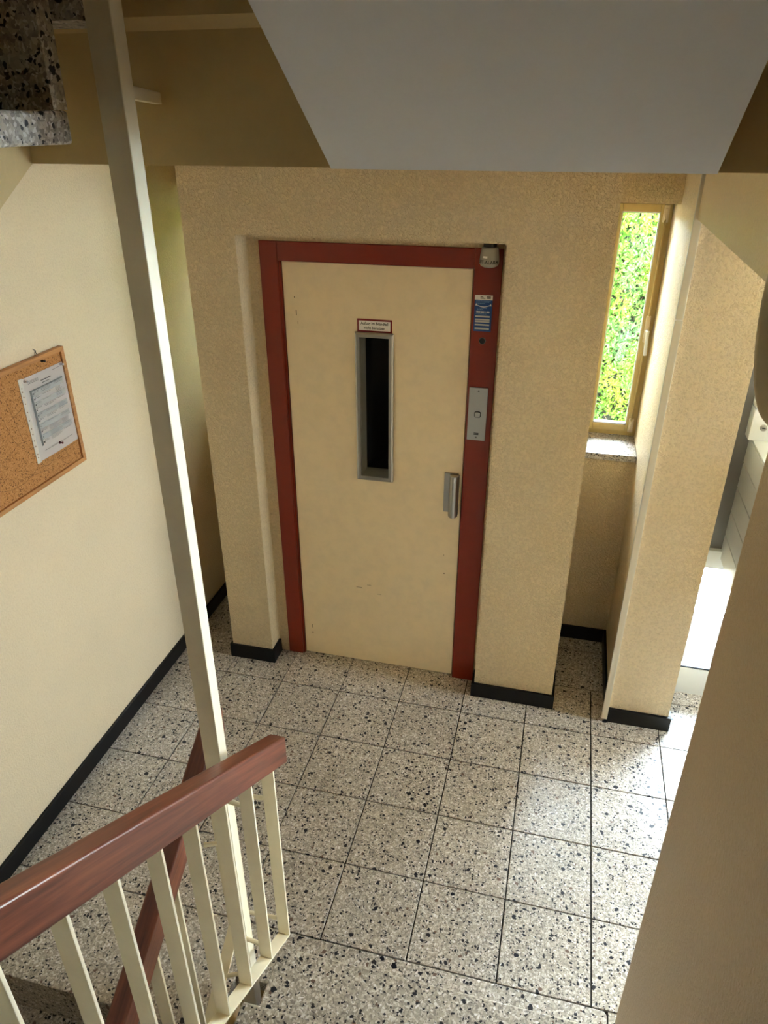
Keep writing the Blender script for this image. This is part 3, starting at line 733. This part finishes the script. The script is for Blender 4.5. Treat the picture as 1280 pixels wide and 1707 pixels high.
bm = bmesh.new()
for k in range(nr):
    zc = z_b-(k+0.5)*hrow
    bmesh.ops.create_circle(bm, cap_ends=True, radius=random.uniform(0.0025, 0.0042), segments=random.choice((3, 4, 5, 7)), matrix=Matrix.Translation((sx_(y_a+0.012)+0.0005, y_a+0.0145, zc)) @ Matrix.Rotation(math.pi/2, 4, 'Y') @ Matrix.Rotation(random.uniform(0, 2), 4, 'Z'))
link('print_symbols', bm, M_ink, ns)['kind'] = 'stuff'
slv = box('plastic_sleeve_margin', (CX+0.0008, CX+0.0022, SY0-0.018, SY0+0.004, SZ0-0.004, SZ1+0.002), M_sleeve, ns)
bm = bmesh.new()
for f_ in (.06, .10, .20, .27, .35, .42, .52, .62, .72, .80, .86, .90):
    zz = SZ0+(SZ1-SZ0)*f_
    bmesh.ops.create_circle(bm, cap_ends=True, radius=0.0026, segments=10, matrix=Matrix.Translation((CX+0.0025, SY0-0.009, zz)) @ Matrix.Rotation(math.pi/2, 4, 'Y'))
link('punched_holes', bm, mat('hole_brown', (110, 84, 66), 0.9), slv)['kind'] = 'stuff'
def pin(label, y, z, x, m, tilt=0.2):
    t = empty('push_pin', (x, y, z), label, 'push pin', 'push pins on the cork board')
    bm = bmesh.new()
    bm_lathe(bm, [(0, 0.000), (0.0052, 0.0), (0.0055, 0.0015), (0.0032, 0.003), (0.0026, 0.009), (0.0042, 0.011), (0.0044, 0.0125), (0, 0.0128)], 14, 'x', (x, y, z))
    o = link('pin_head', bm, m, t, smooth=False)
    return t
pin('black push pin near top of cork board', -0.478, 1.731, CX, M_black)
pin('clear push pin at upper right corner of the notice', -0.390, 1.695, CX+0.003, mat('clear_pin', (190, 190, 195), 0.15))
pin('clear push pin at upper left corner of the notice', -0.588, 1.692, CX+0.003, mat('clear_pin_b', (190, 190, 195), 0.15))
pin('dark red push pin in lower part of the notice', -0.487, 1.428, CX+0.006, mat('pin_red', (90, 10, 28), 0.3))
pin('green push pin at the left edge of the frame', -0.742, 1.648, CX, mat('pin_green', (20, 84, 40), 0.3))
pin('white push pin just below the green one', -0.746, 1.636, CX, M_white)

# ------------------------------------------------------------------ cable duct, wall lamp
dct = empty('cable_duct', (0.053, 0.108, 0.012), 'thin white cable duct running up left edge of the pillar', 'cable duct')
box('duct_cover', (0.044, 0.0705, 0.100, 0.1145, 0.014, 1.86), M_duct, dct, 0.002)
box('duct_cover', (0.044, 0.0705, 0.100, 0.1145, 1.862, 2.398), M_duct, dct, 0.002)
LX, LY, LZ = XR, -1.58, 2.262
lp = empty('wall_lamp', (LX, LY, LZ-0.155), 'round cream-rimmed wall lamp at right edge above the stairs', 'lamp')
bm = bmesh.new(); bm_lathe(bm, [(0.0, LX-0.002), (0.118, LX-0.002), (0.146, LX-0.03), (0.156, LX-0.075), (0.155, LX-0.097), (0.149, LX-0.103), (0.143, LX-0.100), (0.139, LX-0.085), (0.128, LX-0.055), (0.0, LX-0.05)], 56, 'x', (0, LY, LZ)); link('lamp_rim', bm, M_lampring, lp, smooth=True)
bm = bmesh.new(); bm_lathe(bm, [(0.112, LX-0.052), (0.108, LX-0.072), (0.090, LX-0.094), (0.055, LX-0.108), (0.0, LX-0.112)], 40, 'x', (0, LY, LZ)); link('lamp_glass', bm, M_opal, lp, smooth=True)

# ------------------------------------------------------------------ entrance screen and letterboxes
YD = 0.392; LX0_ = 0.452
ent = empty('door_1', (1.0, YD, 0), structure=True)
boxes('bottom_rail', [(P2X+0.002, 1.698, YD, YD+0.05, 0.0, 0.155)], M_ledge, ent, 0.003)
boxes('glazing_gasket', [(P2X+0.04, 1.66, YD-0.001, YD+0.01, 0.158, 0.166)], mat('gasket', (24, 34, 54), 0.5), ent)
boxes('frame', [(P2X+0.002, P2X+0.042, YD, YD+0.05, 0.155, 2.36), (1.658, 1.698, YD, YD+0.05, 0.155, 2.36), (P2X+0.042, 1.658, YD, YD+0.05, 2.30, 2.36), (0.93, 0.985, YD, YD+0.05, 0.155, 2.30)], M_ledge, ent, 0.003)
box('shade_strip_panel', (P2X+0.042, LX0_+0.004, YD+0.02, YD+0.045, 0.812, 2.30), M_alu_dark, ent)  # dark sheet standing in for the shaded strip beside the letterboxes
box('transom', (P2X+0.042, 0.93, YD-0.004, YD+0.052, 0.722, 0.812), M_ledge, ent, 0.002)
box('pane', (P2X+0.042, 0.93, YD+0.022, YD+0.028, 0.155, 0.722), M_glass, ent)
box('pane', (LX0_+0.004, 0.93, YD+0.022, YD+0.028, 1.52, 2.30), M_glass, ent)
boxes('added_lower_panel', [(0.985, 1.658, YD+0.01, YD+0.04, 0.155, 0.90)], mat('grey_added_panel', (150, 152, 152), 0.5), ent)  # unseen solid lower panel, added to keep light off the floor
box('pane', (0.985, 1.658, YD+0.022, YD+0.028, 0.90, 2.30), M_glass, ent)
struct(box('trim_7', (P2X, 1.70, YD, YD+0.1, 2.36, ZC), M_ledge))
lb = empty('letterbox_unit', (0.66, 0.25, 0.77), 'white metal letterbox block with stacked side panels behind pillar', 'letterbox')
LX0, LX1 = 0.452, 0.90
for k in range(5):
    z = 0.775+0.1135*k
    b_ = box('box_body', (LX0, LX1, 0.10, YD+0.03, z, z+0.1095), M_ledge, lb, 0.002)
    box('flap', (LX0+0.02, LX1-0.02, 0.094, 0.10, z+0.05, z+0.105), M_ledge, b_, 0.001)
box('inner_core', (LX0+0.004, LX1-0.004, 0.104, YD+0.026, 0.777, 1.341), M_alu_dark, lb)
box('top_cover', (LX0, LX1, 0.098, YD+0.03, 1.3425, 1.349), M_ledge, lb, 0.001)
up_ = box('upper_panel', (LX0-0.02, LX1, 0.352, YD+0.03, 1.350, 1.478), M_ledge, lb, 0.002)
bm = bmesh.new(); bm_lathe(bm, [(0, -0.006), (0.008, -0.006), (0.0085, -0.003), (0.013, -0.003), (0.014, 0.0), (0.014, 0.003)], 24, 'y', (0.478, 0.352, 1.405)); link('lock', bm, M_alu, up_)
box('lock_slot', (0.472, 0.484, 0.3445, 0.3462, 1.4035, 1.4065), M_black, up_)
u2 = box('upper_panel', (LX0-0.02, LX1, 0.352, YD+0.03, 1.482, 1.52), M_ledge, lb, 0.002)
bm = bmesh.new(); bm_tube(bm, (0.447, 0.3515, 1.50), (0.447, 0.353, 1.50), 0.004, seg=10); link('screw_hole', bm, M_black, u2)

# ------------------------------------------------------------------ outside: paving, hedge
struct(box('ground', (-14, 16, YD+0.06, 14, -0.35, -0.03), mat('pale_paving', (222, 221, 216), 0.9)))
struct(box('ground_front', (-14, 16, -16, -4.92, -0.6, -0.4), mat('pale_paving_b', (190, 190, 184), 0.9)))
struct(box('ground_side', (4.21, 16, -4.92, YD+0.06, -0.35, -0.03), mat('pale_paving_c', (222, 221, 216), 0.9)))
def hedge(hx0, hx1, hy, hz, label, bands, zt, ntw):
    root = empty('hedge', ((hx0+hx1)/2, hy+0.5, -0.16), label, 'hedge')
    m = mat('conifer_leaf', (120, 170, 60), 0.8, 0, 0.15)
    oi = N(m, 'ShaderNodeNewGeometry')
    nz = noise(m, oi.outputs['Position'], 3.5, 3)
    c1 = ramp(m, nz.outputs[0], [(0.33, lin((60, 90, 56))), (0.5, lin((62, 100, 26))), (0.68, lin((106, 128, 36)))])
    n2 = noise(m, oi.outputs['Position'], 45, 1)
    c2 = mix(m, ramp(m, n2.outputs[0], [(0.58, (0, 0, 0, 1)), (0.66, (1, 1, 1, 1))]), c1, lin((126, 104, 78)))
    L(m, c2, P(m).inputs['Base Color']); P(m).inputs['Transmission Weight'].default_value = 0.0
    mcore = mat('hedge_core', (30, 34, 20), 0.9)
    bm = bmesh.new()
    nx, nzv = 40, 28
    g = [[bm.verts.new((hx0+(hx1-hx0)*i/nx, hy+0.22+0.06*math.sin(i*1.7)*math.cos(j*1.3)+random.uniform(-.03, .03), -0.16+(hz+0.1)*j/nzv)) for j in range(nzv+1)] for i in range(nx+1)]
    for i in range(nx):
        for j in range(nzv): bm.faces.new((g[i][j], g[i+1][j], g[i+1][j+1], g[i][j+1]))
    b2 = [bm.verts.new((hx0, hy+1.0, -0.16)), bm.verts.new((hx1, hy+1.0, -0.16)), bm.verts.new((hx1, hy+1.0, hz)), bm.verts.new((hx0, hy+1.0, hz))]
    bm.faces.new(b2)
    bm.faces.new([g[i][nzv] for i in range(nx+1)] + [b2[2], b2[3]])
    bm.faces.new([g[0][j] for j in range(nzv+1)] + [b2[3], b2[0]]); bm.faces.new([g[nx][j] for j in range(nzv+1)] + [b2[2], b2[1]])
    link('hedge_core', bm, mcore, root)
    verts = []; faces = []
    def leaf(px, py, pz, L_, dirv, wv):
        n = len(verts); d = dirv*L_; s_ = wv*L_*0.16
        p = Vector((px, py, pz)); verts.extend([tuple(p-s_*0.6), tuple(p+s_*0.6), tuple(p+d*0.55+s_), tuple(p+d), tuple(p+d*0.55-s_)])
        faces.append((n, n+1, n+2, n+3, n+4))
    for (rx0, rx1, cnt, sz) in bands:
        for _ in range(cnt):
            px = random.uniform(rx0, rx1); pz = random.uniform(0.0, zt)
            py = hy+0.17+0.09*math.sin(px*7+pz*2)*math.sin(pz*5+px) + random.uniform(-0.13, 0.10)
            a = random.uniform(-1.1, 1.1); 
            for q_ in range(2):
                aa = a+random.uniform(-.7, .7)
                d = Vector((math.sin(aa), random.uniform(-.7, .1), math.cos(aa)*random.choice((1, 1, 1, -0.5)))).normalized()
                wv = d.cross(Vector((random.uniform(-.5, .5), -1, random.uniform(-.5, .5)))).normalized()
                leaf(px, py, pz, sz*random.uniform(.6, 1.3), d, wv)
    me = bpy.data.meshes.new('foliage'); me.from_pydata(verts, [], faces); me.materials.append(m)
    o = bpy.data.objects.new('foliage', me); COL.objects.link(o); o.parent = root; o.location = -Vector(root.location); o['kind'] = 'stuff'
    bm = bmesh.new()
    for _ in range(ntw):
        px = random.uniform(hx1-1.3, hx1); pz = random.uniform(0.0, 1.8); py = hy+random.uniform(0.06, 0.2)
        bm_tube(bm, (px, py, pz), (px+random.uniform(-.14, .14), py-0.06, pz+random.uniform(.08, .25)), 0.002, 0.001, 5)
    link('twigs', bm, mat('dry_twig', (110, 84, 60), 0.9), root)['kind'] = 'stuff'
hedge(-4.2, 0.55, 3.4, 1.93, 'dense bright green conifer hedge outside the niche window', ((-0.75, 0.55, 15000, 0.040), (-4.2, -0.75, 5000, 0.08)), 2.0, 60)
hedge(-3.4, -1.15, 1.75, 2.4, 'unseen conifer hedge added to dim and green the left niche light', ((-3.4, -1.15, 5000, 0.08),), 2.5, 10)  # added out of view to block and tint daylight at the left window
